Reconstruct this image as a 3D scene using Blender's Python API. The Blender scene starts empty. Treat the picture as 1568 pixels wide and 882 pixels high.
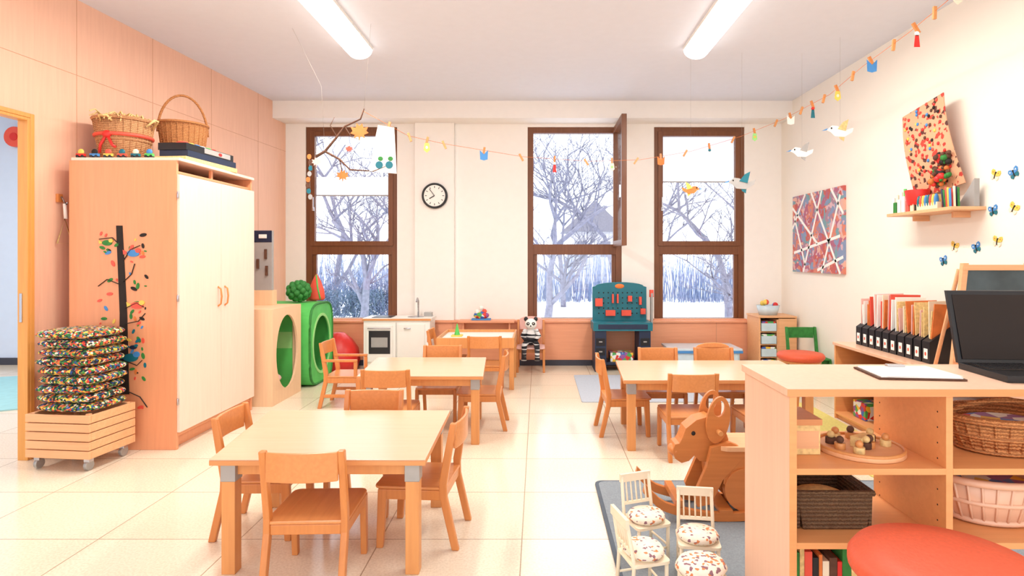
import bpy, bmesh, math, random
from mathutils import Vector, Matrix, Euler
random.seed(7)
CAMH=1.4; F=1120.0; CX=1030.0; CY=492.0
def WX(px,Y): return (px-CX)*Y/F
def WZ(py,Y): return CAMH-(py-CY)*Y/F
def W(px,py,Y): return Vector((WX(px,Y),Y,WZ(py,Y)))

# ------------------------------------------------------------------ materials
def lin(c):
    o=[]
    for v in c:
        v=v/255.0
        o.append(v/12.92 if v<=0.04045 else ((v+0.055)/1.055)**2.4)
    return (o[0],o[1],o[2],1.0)
def newmat(name):
    m=bpy.data.materials.new(name); m.use_nodes=True
    nt=m.node_tree; b=nt.nodes['Principled BSDF']
    return m,nt,b
def mat(name,rgb,rough=0.5,metal=0.0,var=0.05,scale=12.0,bump=0.0,emit=0.0):
    m,nt,b=newmat(name)
    tc=nt.nodes.new('ShaderNodeTexCoord'); n=nt.nodes.new('ShaderNodeTexNoise')
    n.inputs['Scale'].default_value=scale; n.inputs['Detail'].default_value=3
    nt.links.new(tc.outputs['Object'],n.inputs['Vector'])
    r=nt.nodes.new('ShaderNodeValToRGB'); c=lin(rgb)
    r.color_ramp.elements[0].position=0.3; r.color_ramp.elements[1].position=0.7
    r.color_ramp.elements[0].color=(c[0]*(1-var),c[1]*(1-var),c[2]*(1-var),1)
    r.color_ramp.elements[1].color=(min(1,c[0]*(1+var)),min(1,c[1]*(1+var)),min(1,c[2]*(1+var)),1)
    nt.links.new(n.outputs['Fac'],r.inputs['Fac']); nt.links.new(r.outputs['Color'],b.inputs['Base Color'])
    b.inputs['Roughness'].default_value=rough; b.inputs['Metallic'].default_value=metal
    if bump>0:
        bp=nt.nodes.new('ShaderNodeBump'); bp.inputs['Strength'].default_value=bump; bp.inputs['Distance'].default_value=0.01
        nt.links.new(n.outputs['Fac'],bp.inputs['Height']); nt.links.new(bp.outputs['Normal'],b.inputs['Normal'])
    return m
def wood(name,rgb,axis='x',var=0.13,rough=0.4):
    m,nt,b=newmat(name)
    tc=nt.nodes.new('ShaderNodeTexCoord'); mp=nt.nodes.new('ShaderNodeMapping')
    s={'x':(1.2,22,22),'y':(22,1.2,22),'z':(22,22,1.2)}[axis]
    mp.inputs['Scale'].default_value=s
    n=nt.nodes.new('ShaderNodeTexNoise'); n.inputs['Scale'].default_value=2.2; n.inputs['Detail'].default_value=5; n.inputs['Distortion'].default_value=0.6
    nt.links.new(tc.outputs['Object'],mp.inputs['Vector']); nt.links.new(mp.outputs['Vector'],n.inputs['Vector'])
    r=nt.nodes.new('ShaderNodeValToRGB'); c=lin(rgb)
    r.color_ramp.elements[0].position=0.3; r.color_ramp.elements[1].position=0.72
    r.color_ramp.elements[0].color=(c[0]*(1-var*0.6),c[1]*(1-var),c[2]*(1-var*1.2),1)
    r.color_ramp.elements[1].color=(min(1,c[0]*(1+var*.5)),min(1,c[1]*(1+var*.6)),min(1,c[2]*(1+var*.6)),1)
    nt.links.new(n.outputs['Fac'],r.inputs['Fac']); nt.links.new(r.outputs['Color'],b.inputs['Base Color'])
    b.inputs['Roughness'].default_value=rough
    bp=nt.nodes.new('ShaderNodeBump'); bp.inputs['Strength'].default_value=0.05; bp.inputs['Distance'].default_value=0.004
    nt.links.new(n.outputs['Fac'],bp.inputs['Height']); nt.links.new(bp.outputs['Normal'],b.inputs['Normal'])
    return m
def multi(name,cols,scale=20,rough=0.8,rand=1.0,stretch=(1,1,1),dist=0.0):
    m,nt,b=newmat(name)
    tc=nt.nodes.new('ShaderNodeTexCoord'); mp=nt.nodes.new('ShaderNodeMapping'); mp.inputs['Scale'].default_value=stretch
    v=nt.nodes.new('ShaderNodeTexVoronoi'); v.inputs['Scale'].default_value=scale; v.inputs['Randomness'].default_value=rand
    nt.links.new(tc.outputs['Object'],mp.inputs['Vector'])
    if dist>0:
        n=nt.nodes.new('ShaderNodeTexNoise'); n.inputs['Scale'].default_value=scale*.7
        ad=nt.nodes.new('ShaderNodeVectorMath'); ad.operation='MULTIPLY_ADD'
        ad.inputs[1].default_value=(dist,dist,dist)
        nt.links.new(mp.outputs['Vector'],n.inputs['Vector']); nt.links.new(n.outputs['Color'],ad.inputs[0]); nt.links.new(mp.outputs['Vector'],ad.inputs[2])
        nt.links.new(ad.outputs['Vector'],v.inputs['Vector'])
    else: nt.links.new(mp.outputs['Vector'],v.inputs['Vector'])
    sp=nt.nodes.new('ShaderNodeSeparateColor'); nt.links.new(v.outputs['Color'],sp.inputs['Color'])
    r=nt.nodes.new('ShaderNodeValToRGB'); r.color_ramp.interpolation='CONSTANT'
    k=len(cols); e=r.color_ramp.elements
    while len(e)<k: e.new(0.5)
    for i,c in enumerate(cols): e[i].position=i/k
    for i,c in enumerate(cols): e[i].color=lin(c)
    nt.links.new(sp.outputs[0],r.inputs['Fac']); nt.links.new(r.outputs['Color'],b.inputs['Base Color'])
    b.inputs['Roughness'].default_value=rough
    return m
def wicker(name,rgb):
    m,nt,b=newmat(name)
    tc=nt.nodes.new('ShaderNodeTexCoord'); w=nt.nodes.new('ShaderNodeTexWave'); w.bands_direction='Z'
    w.inputs['Scale'].default_value=24; w.inputs['Distortion'].default_value=3; w.inputs['Detail'].default_value=2; w.inputs['Detail Scale'].default_value=6
    nt.links.new(tc.outputs['Object'],w.inputs['Vector'])
    r=nt.nodes.new('ShaderNodeValToRGB'); c=lin(rgb)
    r.color_ramp.elements[0].color=(c[0]*.5,c[1]*.42,c[2]*.35,1); r.color_ramp.elements[1].color=c
    nt.links.new(w.outputs['Fac'],r.inputs['Fac']); nt.links.new(r.outputs['Color'],b.inputs['Base Color'])
    bp=nt.nodes.new('ShaderNodeBump'); bp.inputs['Strength'].default_value=.6; bp.inputs['Distance'].default_value=.01
    nt.links.new(w.outputs['Fac'],bp.inputs['Height']); nt.links.new(bp.outputs['Normal'],b.inputs['Normal'])
    b.inputs['Roughness'].default_value=.7
    return m

M={}
M['wallwhite']=mat('plaster_white',(250,246,240),.85,var=.01)
M['wallcream']=mat('plaster_cream',(250,244,232),.85,var=.012,scale=3)
M['ceil']=mat('ceiling_paint',(228,231,240),.9,var=.01)
M['blue']=mat('plaster_blue',(206,222,245),.9,var=.01)
M['panel']=wood('wall_panel_wood',(243,194,166),'z',.06,.5)
M['seam']=mat('seam',(210,155,122),.7)
M['cab']=wood('cabinet_wood',(236,162,118),'z',.06,.42)
M['cabdoor']=wood('cabinet_door_wood',(247,221,202),'z',.04,.42)
M['wain']=wood('wainscot_wood',(236,164,126),'x',.06,.5)
M['dark']=mat('dark_gap',(40,30,25),.8)
M['black']=mat('black_plastic',(22,23,28),.35)
M['base']=mat('baseboard_dark',(60,62,75),.6)
M['frame']=wood('window_frame_wood',(120,72,40),'z',.2,.4)
M['chair']=wood('chair_beech',(214,138,76),'z',.12,.33)
M['chair2']=wood('seat_beech',(222,148,88),'y',.10,.30)
M['top']=wood('table_top_laminate',(237,190,158),'x',.04,.25)
M['edge']=wood('table_edge_wood',(220,152,94),'x',.08,.4)
M['leg']=wood('table_leg_wood',(222,154,92),'z',.1,.4)
M['doorframe']=wood('door_frame_wood',(226,160,84),'z',.1,.4)
M['grey']=mat('grey_metal',(170,168,165),.4,metal=.4)
M['crate']=wood('crate_pine',(236,180,132),'x',.1,.5)
M['cube']=wood('play_cube_birch',(242,204,164),'z',.06,.5)
M['shelfside']=wood('bookshelf_side_wood',(237,196,168),'z',.05,.45)
M['shelfin']=wood('bookshelf_board_wood',(236,166,106),'x',.07,.4)
M['white']=mat('white_laminate',(248,246,240),.4,var=.01)
M['paper']=mat('paper_white',(250,248,242),.9,var=.01)
M['red']=mat('red_plastic',(220,46,40),.4)
M['orangered']=mat('stool_orange_vinyl',(222,92,58),.55,var=.06,bump=.15,scale=90)
M['coral']=mat('coral_plastic',(235,88,68),.45)
M['green']=mat('green_fabric',(90,200,96),.6,scale=5,var=.12)
M['lgreen']=mat('light_green_fabric',(160,226,140),.6,scale=5,var=.08)
M['dgreen']=mat('dark_green_fabric',(50,130,56),.7,var=.2,scale=30,bump=.4)
M['teal']=mat('teal_plastic',(22,112,128),.4)
M['navy']=mat('navy_plastic',(30,45,72),.45)
M['bluep']=mat('blue_paint',(70,140,205),.5)
M['yellow']=mat('yellow_paint',(240,205,90),.5)
M['pink']=mat('pink_plastic',(240,190,180),.5)
M['straw']=mat('straw',(240,205,140),.8,var=.2,scale=60)
M['brown']=mat('twig_bark',(95,62,45),.8,var=.2,scale=40)
M['string']=mat('string_grey',(150,140,130),.8)
M['orangeleaf']=mat('orange_leaf',(225,125,60),.7,var=.15)
M['rug']=mat('rug_grey',(140,150,158),.95,var=.12,scale=120,bump=.3)
M['rugedge']=mat('rug_edge',(90,100,112),.9)
M['rug2']=mat('rug_light',(186,193,204),.95,var=.06,scale=80)
M['mat3']=mat('rug_olive',(214,200,116),.95,var=.08,scale=60)
M['tq']=mat('rug_turquoise',(160,215,225),.9)
M['wick']=wicker('wicker_natural',(222,150,90))
M['wickl']=wicker('wicker_light',(232,172,120))
M['wick2']=wicker('wicker_dark',(120,90,62))
M['cream']=mat('cream_paint',(246,232,205),.5)
M['spin']=wood('rocking_toy_wood',(212,132,70),'x',.1,.35)
M['metal']=mat('steel',(190,190,195),.25,metal=.9)
M['chalk']=mat('chalkboard',(70,84,90),.7,var=.25,scale=6)
M['greyboard']=mat('grey_board',(168,166,164),.7)
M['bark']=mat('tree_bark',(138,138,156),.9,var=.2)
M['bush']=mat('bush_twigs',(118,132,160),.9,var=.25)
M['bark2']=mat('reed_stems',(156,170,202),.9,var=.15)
M['snow']=mat('snow_ground',(235,240,250),.9,var=.03,scale=1)
M['house']=mat('house_wall',(214,212,214),.9)
M['roof']=mat('house_roof',(140,138,148),.9)
M['fabric']=multi('cushion_fabric',[(36,50,50),(205,60,50),(50,120,66),(240,200,80),(48,86,150),(28,34,40),(225,120,66),(235,228,205),(70,150,70),(34,42,52)],80,.85)
M['floral']=multi('floral_fabric',[(250,240,222),(250,240,222),(248,236,215),(250,240,222),(225,140,90),(250,240,222),(150,110,120),(250,240,222)],85,.9)
M['books']=multi('book_spines',[(200,60,40),(240,220,190),(90,120,60),(230,150,60),(60,50,45),(240,190,90),(170,60,40)],16,.6,stretch=(3,.01,.01))
M['paint']=multi('abstract_paint',[(196,92,84),(216,130,108),(168,132,150),(132,150,184),(226,176,158),(176,98,124),(216,178,186),(120,160,168)],11,.6,dist=.4)
M['collage']=multi('collage',[(228,172,135)]*7+[(205,70,55),(228,172,135),(90,50,45),(228,172,135),(190,60,50)],34,.8)
M['zebra']=multi('plush_stripes',[(240,240,240),(35,35,40),(230,230,230),(60,60,65)],12,.9,stretch=(.2,.2,3))
M['plastic']=mat('clear_box_plastic',(205,225,235),.2)
M['plasticp']=mat('peach_bowl_plastic',(236,190,160),.3)
M['toys']=multi('toy_mix',[(220,60,50),(60,110,190),(245,200,60),(80,170,90),(240,240,235),(150,90,160)],22,.5)
m,nt,b=newmat('light_tube_diffuser'); b.inputs['Base Color'].default_value=(1,1,1,1)
b.inputs['Emission Color'].default_value=(1,.96,.9,1); b.inputs['Emission Strength'].default_value=3.0; M['tube']=m
m,nt,b=newmat('window_glass'); o=nt.nodes['Material Output']
t=nt.nodes.new('ShaderNodeBsdfTransparent'); g=nt.nodes.new('ShaderNodeBsdfGlossy'); g.inputs['Roughness'].default_value=.02
mx=nt.nodes.new('ShaderNodeMixShader'); mx.inputs[0].default_value=.04
nt.links.new(t.outputs[0],mx.inputs[1]); nt.links.new(g.outputs[0],mx.inputs[2]); nt.links.new(mx.outputs[0],o.inputs['Surface']); M['glass']=m
m,nt,b=newmat('blind_fabric'); o=nt.nodes['Material Output']
t=nt.nodes.new('ShaderNodeBsdfTranslucent'); t.inputs['Color'].default_value=(.95,.95,.97,1); g=nt.nodes.new('ShaderNodeBsdfDiffuse'); g.inputs['Color'].default_value=(.93,.93,.95,1)
mx=nt.nodes.new('ShaderNodeMixShader'); mx.inputs[0].default_value=.3
nt.links.new(t.outputs[0],mx.inputs[1]); nt.links.new(g.outputs[0],mx.inputs[2]); nt.links.new(mx.outputs[0],o.inputs['Surface']); M['blind']=m
# floor tiles
m,nt,b=newmat('floor_tiles')
tc=nt.nodes.new('ShaderNodeTexCoord'); mp=nt.nodes.new('ShaderNodeMapping'); mp.inputs['Location'].default_value=(.08+7.0,5.8,0)
br=nt.nodes.new('ShaderNodeTexBrick'); br.offset=0; br.squash=1
br.inputs['Scale'].default_value=1; br.inputs['Brick Width'].default_value=.70; br.inputs['Row Height'].default_value=.58
br.inputs['Mortar Size'].default_value=.003; br.inputs['Mortar Smooth'].default_value=0.1; br.inputs['Bias'].default_value=0
br.inputs['Color1'].default_value=lin((245,233,213)); br.inputs['Color2'].default_value=lin((240,226,202)); br.inputs['Mortar'].default_value=lin((180,160,135))
n=nt.nodes.new('ShaderNodeTexNoise'); n.inputs['Scale'].default_value=90; n.inputs['Detail'].default_value=4
rr=nt.nodes.new('ShaderNodeValToRGB'); rr.color_ramp.elements[0].position=.35; rr.color_ramp.elements[0].color=(.88,.86,.83,1); rr.color_ramp.elements[1].position=.6; rr.color_ramp.elements[1].color=(1,1,1,1)
mu=nt.nodes.new('ShaderNodeMixRGB'); mu.blend_type='MULTIPLY'; mu.inputs[0].default_value=1
nt.links.new(tc.outputs['Object'],mp.inputs['Vector']); nt.links.new(mp.outputs['Vector'],br.inputs['Vector']); nt.links.new(tc.outputs['Object'],n.inputs['Vector'])
nt.links.new(n.outputs['Fac'],rr.inputs['Fac']); nt.links.new(br.outputs['Color'],mu.inputs[1]); nt.links.new(rr.outputs['Color'],mu.inputs[2])
nt.links.new(mu.outputs['Color'],b.inputs['Base Color']); b.inputs['Roughness'].default_value=.17; M['floor']=m

# ------------------------------------------------------------------ builder
class B:
    def __init__(s): s.bm=bmesh.new(); s.mats=[]
    def mi(s,m):
        m=M[m] if isinstance(m,str) else m
        if m not in s.mats: s.mats.append(m)
        return s.mats.index(m)
    def _a(s,verts,m,smooth=False,caps=True):
        i=s.mi(m); fs=set()
        for v in verts:
            for f in v.link_faces: fs.add(f)
        for f in fs:
            f.material_index=i
            if smooth: f.smooth=(len(f.verts)<=4)
    def box(s,x0,x1,y0,y1,z0,z1,m,rot=(0,0,0)):
        c=Vector(((x0+x1)/2,(y0+y1)/2,(z0+z1)/2))
        T=Matrix.Translation(c)@Euler([math.radians(a) for a in rot]).to_matrix().to_4x4()@Matrix.Diagonal((abs(x1-x0),abs(y1-y0),abs(z1-z0),1))
        r=bmesh.ops.create_cube(s.bm,size=1,matrix=T); s._a(r['verts'],m)
    def cyl(s,p1,p2,r1,m,r2=None,seg=16):
        p1=Vector(p1);p2=Vector(p2); d=p2-p1
        if r2 is None: r2=r1
        T=Matrix.Translation((p1+p2)/2)@d.to_track_quat('Z','Y').to_matrix().to_4x4()
        r=bmesh.ops.create_cone(s.bm,cap_ends=True,segments=seg,radius1=r1,radius2=max(r2,1e-4),depth=d.length,matrix=T)
        s._a(r['verts'],m,True)
    def sph(s,c,r,m,seg=16,rot=(0,0,0)):
        if not hasattr(r,'__len__'): r=(r,r,r)
        T=Matrix.Translation(Vector(c))@Euler([math.radians(a) for a in rot]).to_matrix().to_4x4()@Matrix.Diagonal((r[0],r[1],r[2],1))
        q=bmesh.ops.create_uvsphere(s.bm,u_segments=seg,v_segments=max(6,seg//2+2),radius=1,matrix=T); s._a(q['verts'],m,True)
    def tube(s,pts,r,m,seg=8,closed=False,flat=None):
        pts=[Vector(p) for p in pts]; n=len(pts); rings=[]
        up=Vector((0,0,1))
        for i,p in enumerate(pts):
            if closed: d=pts[(i+1)%n]-pts[i-1]
            else: d=pts[min(i+1,n-1)]-pts[max(i-1,0)]
            d.normalize()
            a=up-d*up.dot(d)
            if a.length<.05: a=Vector((1,0,0))-d*d.x
            a.normalize()
            if i>0 and a.dot(pa)<0: a=-a
            pa=a; c=d.cross(a)
            rad=r[i] if hasattr(r,'__len__') else r
            ring=[]
            for k in range(seg):
                t=2*math.pi*k/seg
                ring.append(s.bm.verts.new(p+a*math.cos(t)*rad*(flat or 1)+c*math.sin(t)*rad))
            rings.append(ring)
        i=s.mi(m); N=n if closed else n-1
        for a in range(N):
            A=rings[a];C=rings[(a+1)%n]
            for k in range(seg):
                f=s.bm.faces.new((A[k],A[(k+1)%seg],C[(k+1)%seg],C[k])); f.material_index=i; f.smooth=True
        if not closed:
            for R in (rings[0],rings[-1]):
                f=s.bm.faces.new(R); f.material_index=i
    def _p(s,plane,u,v,w):
        return {'xz':(u,w,v),'xy':(u,v,w),'yz':(w,u,v)}[plane]
    def prism(s,pts,plane,a,b,m):
        i=s.mi(m)
        A=[s.bm.verts.new(s._p(plane,p[0],p[1],a)) for p in pts]
        C=[s.bm.verts.new(s._p(plane,p[0],p[1],b)) for p in pts]
        n=len(pts); fs=[s.bm.faces.new(A),s.bm.faces.new(C[::-1])]
        for k in range(n): fs.append(s.bm.faces.new((A[k],C[k],C[(k+1)%n],A[(k+1)%n])))
        for f in fs: f.material_index=i
    def ring(s,outer,inner,plane,a,b,m):
        i=s.mi(m); n=len(outer)
        V=[[s.bm.verts.new(s._p(plane,p[0],p[1],w)) for p in L] for w in (a,b) for L in (outer,inner)]
        oa,ia,ob,ib=V
        for k in range(n):
            j=(k+1)%n
            for q in ((oa[k],oa[j],ia[j],ia[k]),(ob[k],ib[k],ib[j],ob[j]),(oa[k],ob[k],ob[j],oa[j]),(ia[k],ia[j],ib[j],ib[k])):
                f=s.bm.faces.new(q); f.material_index=i
    def lathe(s,prof,c,m,seg=28,sx=1,sy=1):
        i=s.mi(m); R=[]
        for r,z in prof:
            R.append([s.bm.verts.new((c[0]+sx*r*math.cos(2*math.pi*k/seg),c[1]+sy*r*math.sin(2*math.pi*k/seg),c[2]+z)) for k in range(seg)])
        for a in range(len(R)-1):
            for k in range(seg):
                f=s.bm.faces.new((R[a][k],R[a][(k+1)%seg],R[a+1][(k+1)%seg],R[a+1][k])); f.material_index=i; f.smooth=True
        for q in (R[0],R[-1]):
            if (q[0].co-q[1].co).length>1e-4:
                f=s.bm.faces.new(q); f.material_index=i
    def mesh(s,name):
        bmesh.ops.recalc_face_normals(s.bm,faces=s.bm.faces)
        me=bpy.data.meshes.new(name); s.bm.to_mesh(me); s.bm.free()
        for m in s.mats: me.materials.append(m)
        return me
    def obj(s,name,loc=(0,0,0),rz=0,bev=0.003):
        return place(s.mesh(name),name,loc,rz,bev)
def place(me,name,loc=(0,0,0),rz=0,bev=0.003):
    o=bpy.data.objects.new(name,me); bpy.context.scene.collection.objects.link(o)
    o.location=loc; o.rotation_euler=(0,0,math.radians(rz))
    if bev>0:
        k=o.modifiers.new('bevel','BEVEL'); k.width=bev; k.segments=2; k.limit_method='ANGLE'; k.angle_limit=math.radians(50)
    return o
def rrect(x0,x1,y0,y1,r,n=5):
    P=[]
    for cx,cy,a in ((x1-r,y1-r,0),(x0+r,y1-r,90),(x0+r,y0+r,180),(x1-r,y0+r,270)):
        for k in range(n+1):
            t=math.radians(a+90*k/n); P.append((cx+r*math.cos(t),cy+r*math.sin(t)))
    return P
def ell(cx,cy,rx,ry,n=32,a0=0): return [(cx+rx*math.cos(2*math.pi*k/n+a0),cy+ry*math.sin(2*math.pi*k/n+a0)) for k in range(n)]

# ------------------------------------------------------------------ room shell
YB=7.65; XR=3.18; ZC=3.355; YS=7.32; SILL=.58; HEAD=3.10
b=B(); b.box(-9,XR+.2,-1.5,YB+.35,-.12,0,'floor'); b.obj('floor',bev=0)
b=B(); b.box(-9,XR+.2,-1.5,YB+.35,ZC,ZC+.12,'ceil'); b.obj('ceiling',bev=0)
WN=[(-3.04,-1.844),(-.137,1.093),(1.516,2.698)]
b=B()
b.box(-3.34,XR,YB,YB+.3,0,SILL,'wallwhite'); b.box(-3.34,XR,YB,YB+.3,HEAD,ZC,'wallwhite')
xs=[-3.34]+[v for w in WN for v in w]+[XR]
for i in range(0,len(xs),2): b.box(xs[i],xs[i+1],YB,YB+.3,SILL,HEAD,'wallwhite')
b.obj('wall_back',bev=0)
b=B(); b.box(-1.60,-1.09,YB-.07,YB,SILL,3.14,'wallwhite'); b.obj('trim_1',bev=.004)
b=B(); b.box(-3.34,XR,YS,YB,3.14,ZC,'wallwhite'); b.obj('trim_2',bev=0)
b=B(); b.box(-3.30,XR,YB-.10,YB,.07,SILL-.025,'wain'); b.box(-3.30,XR,YB-.13,YB,SILL-.025,SILL,'wain')
for x in (-2.2,-1.1,0,1.2,2.3): b.box(x-.003,x+.003,YB-.103,YB-.09,.07,SILL-.025,'seam')
b.obj('trim_3',bev=.002)
b=B(); b.box(-3.30,XR,YB-.115,YB-.0,0,.07,'base'); b.obj('baseboard_back',bev=.002)
b=B(); b.box(XR,XR+.2,-1.5,YB+.35,0,ZC,'wallcream'); b.obj('wall_right',bev=0)
b=B(); b.box(XR-.012,XR,-1.5,YB-.12,0,.07,'base'); b.obj('baseboard_right',bev=0)
AL=-math.degrees(math.atan(.0625))
b=B()
D0,D1,DZ=2.90,4.05,2.36
b.box(-.05,0,-1.5,D0,0,ZC,'panel'); b.box(-.05,0,D1,7.75,0,ZC,'panel'); b.box(-.05,0,D0,D1,DZ,ZC,'panel')
for y in (1.0,2.0,4.45,5.25,6.1,7.0): b.box(-.01,.0015,y-.002,y+.002,0,ZC,'seam')
b.box(-.01,.0015,-1.5,7.75,2.778,2.782,'seam')
b.box(-.01,.0015,3.5,3.504,DZ,ZC,'seam')
b.obj('wall_left',(-3.78,0,0),AL,bev=0)
b=B()
b.box(-.052,.022,D1-.022,D1-.001,0,DZ-.001,'doorframe'); b.box(-.052,.022,D0+.001,D0+.022,0,DZ-.001,'doorframe'); b.box(-.052,.022,D0+.022,D1-.022,DZ-.022,DZ-.001,'doorframe')
b.box(.002,.024,D1-.001,D1+.03,0,DZ+.03,'doorframe'); b.box(.002,.024,D0-.03,D0+.001,0,DZ+.03,'doorframe'); b.box(.002,.024,D0+.001,D1-.001,DZ,DZ+.03,'doorframe')
b.box(-.035,-.015,D1-.028,D1-.022,.95,1.15,'metal')
b.obj('door_1',(-3.78,0,0),AL,bev=.003)
# neighbouring room
b=B(); b.box(-9,-3.42,7.6,7.8,0,ZC,'blue'); b.obj('wall_neighbour_back',bev=0)
b=B(); b.box(-9.2,-9,-1.5,7.8,0,ZC,'blue'); b.obj('wall_neighbour_left',bev=0)
b=B(); b.box(-9,-3.5,7.58,7.6,0,.09,'base'); b.obj('baseboard_neighbour',bev=0)
b=B(); b.prism(ell(-5.6,6.0,1.2,.9),'xy',0.001,.012,'tq'); b.obj('round_rug',bev=0)
b=B(); b.cyl((-6.75,7.53,2.95),(-6.75,7.595,2.95),.13,'coral',seg=28); b.cyl((-6.75,7.52,2.95),(-6.75,7.54,2.95),.05,'red',seg=20); b.obj('round_wall_decoration')

# windows
def window(n,x0,x1,open_upper=False,blind=None):
    b=B(); y0,y1=YB+.02,YB+.10; f=.075; zt0,zt1=1.43,1.565
    b.box(x0,x0+f,y0,y1,SILL,HEAD,'frame'); b.box(x1-f,x1,y0,y1,SILL,HEAD,'frame')
    b.box(x0+f,x1-f,y0,y1,HEAD-f,HEAD,'frame'); b.box(x0+f,x1-f,y0,y1,SILL,SILL+.02,'frame'); b.box(x0+f,x1-f,y0,y1,zt0,zt1,'frame')
    def sash(a0,a1,c0,c1,s=.062,yy=(y0-.018,y1-.03)):
        b.box(a0,a0+s,yy[0],yy[1],c0,c1,'frame'); b.box(a1-s,a1,yy[0],yy[1],c0,c1,'frame')
        b.box(a0+s,a1-s,yy[0],yy[1],c0,c0+s,'frame'); b.box(a0+s,a1-s,yy[0],yy[1],c1-s,c1,'frame')
        b.box(a0+s,a1-s,yy[0]+.03,yy[0]+.034,c0+s,c1-s,'glass')
    b.box(x0+f,x0+f+.05,y0+.02,y1-.01,SILL+.02,zt0,'frame'); b.box(x1-f-.05,x1-f,y0+.02,y1-.01,SILL+.02,zt0,'frame')
    b.box(x0+f,x1-f,y0+.04,y0+.044,SILL+.02,zt0,'glass')
    if not open_upper:
        sash(x0+f-.02,x1-f+.02,zt1-.02,HEAD-f+.02)
        b.box(x0+.09,x0+.115,y0-.04,y0-.018,2.0,2.05,'metal'); b.box(x0+.095,x0+.11,y0-.05,y0-.03,2.03,2.18,'metal')
    if blind:
        b.box(x0+f+.03,x1-f-.03,y1,y1+.004,blind[0],blind[1],'blind')
        b.box(x0+f+.03,x1-f-.03,y1-.004,y1+.010,blind[0]-.015,blind[0],'greyboard')
    b.box(x0-.01,x1+.01,YB-.06,YB+.02,SILL,SILL+.015,'wain')
    if open_upper:
        hx=x1-.085; s=.07; c0,c1=zt1-.03,HEAD-.02; ya,yb=YB-.80,YB+.015
        b.box(hx-.03,hx+.03,ya,ya+s,c0,c1,'frame'); b.box(hx-.03,hx+.03,yb-s,yb,c0,c1,'frame')
        b.box(hx-.03,hx+.03,ya+s,yb-s,c0,c0+s,'frame'); b.box(hx-.03,hx+.03,ya+s,yb-s,c1-s,c1,'frame')
        b.box(hx-.003,hx+.003,ya+s,yb-s,c0+s,c1-s,'glass')
        b.box(hx-.055,hx-.03,ya+.02,ya+.045,2.1,2.25,'metal')
    b.obj('window_%d'%n,bev=.004)
window(1,*WN[0],blind=(2.22,2.46)); window(2,*WN[1],open_upper=True); window(3,*WN[2],blind=(2.40,3.03))

# ceiling lamps; the neighbouring room's one is unseen, added to brighten it
for x,en in ((-1.66,50),(1.47,50),(-6.0,75)):
    b=B(); L0,L1=2.9,5.45
    pts=[(x+.115*math.cos(t),ZC-.03-.085*math.sin(t)) for t in [math.pi*k/14 for k in range(15)]]
    b.prism(pts,'xz',L0,L1,'tube'); b.box(x-.12,x+.12,L0-.01,L1+.005,ZC-.03,ZC,'white')
    lo=b.obj('ceiling_lamp',bev=0)
    l=bpy.data.lights.new('tube_light','AREA'); l.shape='RECTANGLE'; l.size=.22; l.size_y=2.4; l.energy=en; l.color=(1,.95,.87)
    o=bpy.data.objects.new('tube_light',l); o.location=(x,(L0+L1)/2,ZC-.13); bpy.context.scene.collection.objects.link(o); o.parent=lo

# ------------------------------------------------------------------ furniture: chairs
def chair_mesh(frame='chair',seat='chair2',arms=False,arch=False):
    b=B()
    for sx in (-1,1):
        x0=sx*.160-.014; x1=x0+.028
        b.prism([(-.065,0),(-.030,0),(.030,.25),(.032,.33),(-.022,.605),(-.052,.605),(-.006,.31),(-.008,.25)],'yz',x0,x1,frame)
        b.prism([(.305,0),(.338,0),(.330,.285),(.285,.285)],'yz',x0,x1,frame)
        b.box(x0+.003,x1-.003,.01,.31,.235,.284,frame)
        if arms:
            b.box(x0-.004,x1+.004,-.02,.30,.43,.452,frame); b.box(x0,x1,.27,.30,.284,.43,frame)
            b.box(x0+.003,x1-.003,-.02,.31,.10,.13,frame)
    b.prism(rrect(-.172,.172,-.005,.350,.035),'xy',.285,.299,seat)
    b.box(-.147,.147,.285,.303,.235,.284,frame)
    b.box(-.147,.147,.0,.016,.24,.284,frame)
    N=12; o=[];i=[]
    for k in range(N+1):
        x=-.147+.294*k/N; c=.020*(1-(x/.147)**2)
        o.append((x,-.046-c)); i.append((x,-.032-c))
    b.prism(o+i[::-1],'xy',.478,.600,seat)
    if arch:
        b.prism([(.147*math.cos(math.pi*k/12),.600+.045*math.sin(math.pi*k/12)) for k in range(13)],'xz',-.060,-.046,seat)
    return b.mesh('child_chair')
CH=chair_mesh(); CA=chair_mesh(arms=True); CR=chair_mesh(arch=True)
def chair(x,y,r,me=None,name='child_chair'): return place(me or CH,name,(x,y,0),r,.005)
chair(-.97,2.44,2); chair(-1.56,3.04,-88); chair(-.43,2.96,86); chair(-.98,3.47,180)
chair(-1.97,5.56,-90,CA,'child_armchair'); chair(-1.08,4.17,0); chair(-.31,4.86,90); chair(-.86,5.24,180)
chair(-1.15,6.45,-90); chair(-.54,5.92,0)
chair(.53,4.70,-88); chair(1.06,4.03,0); chair(1.05,5.11,180); chair(1.54,5.11,180,CR); chair(1.62,4.03,3)
GC=chair_mesh('dgreen','dgreen'); PC=chair_mesh('chair','pink',arch=True)
chair(2.985,6.62,180,GC); chair(-.09,7.40,180,PC)

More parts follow.
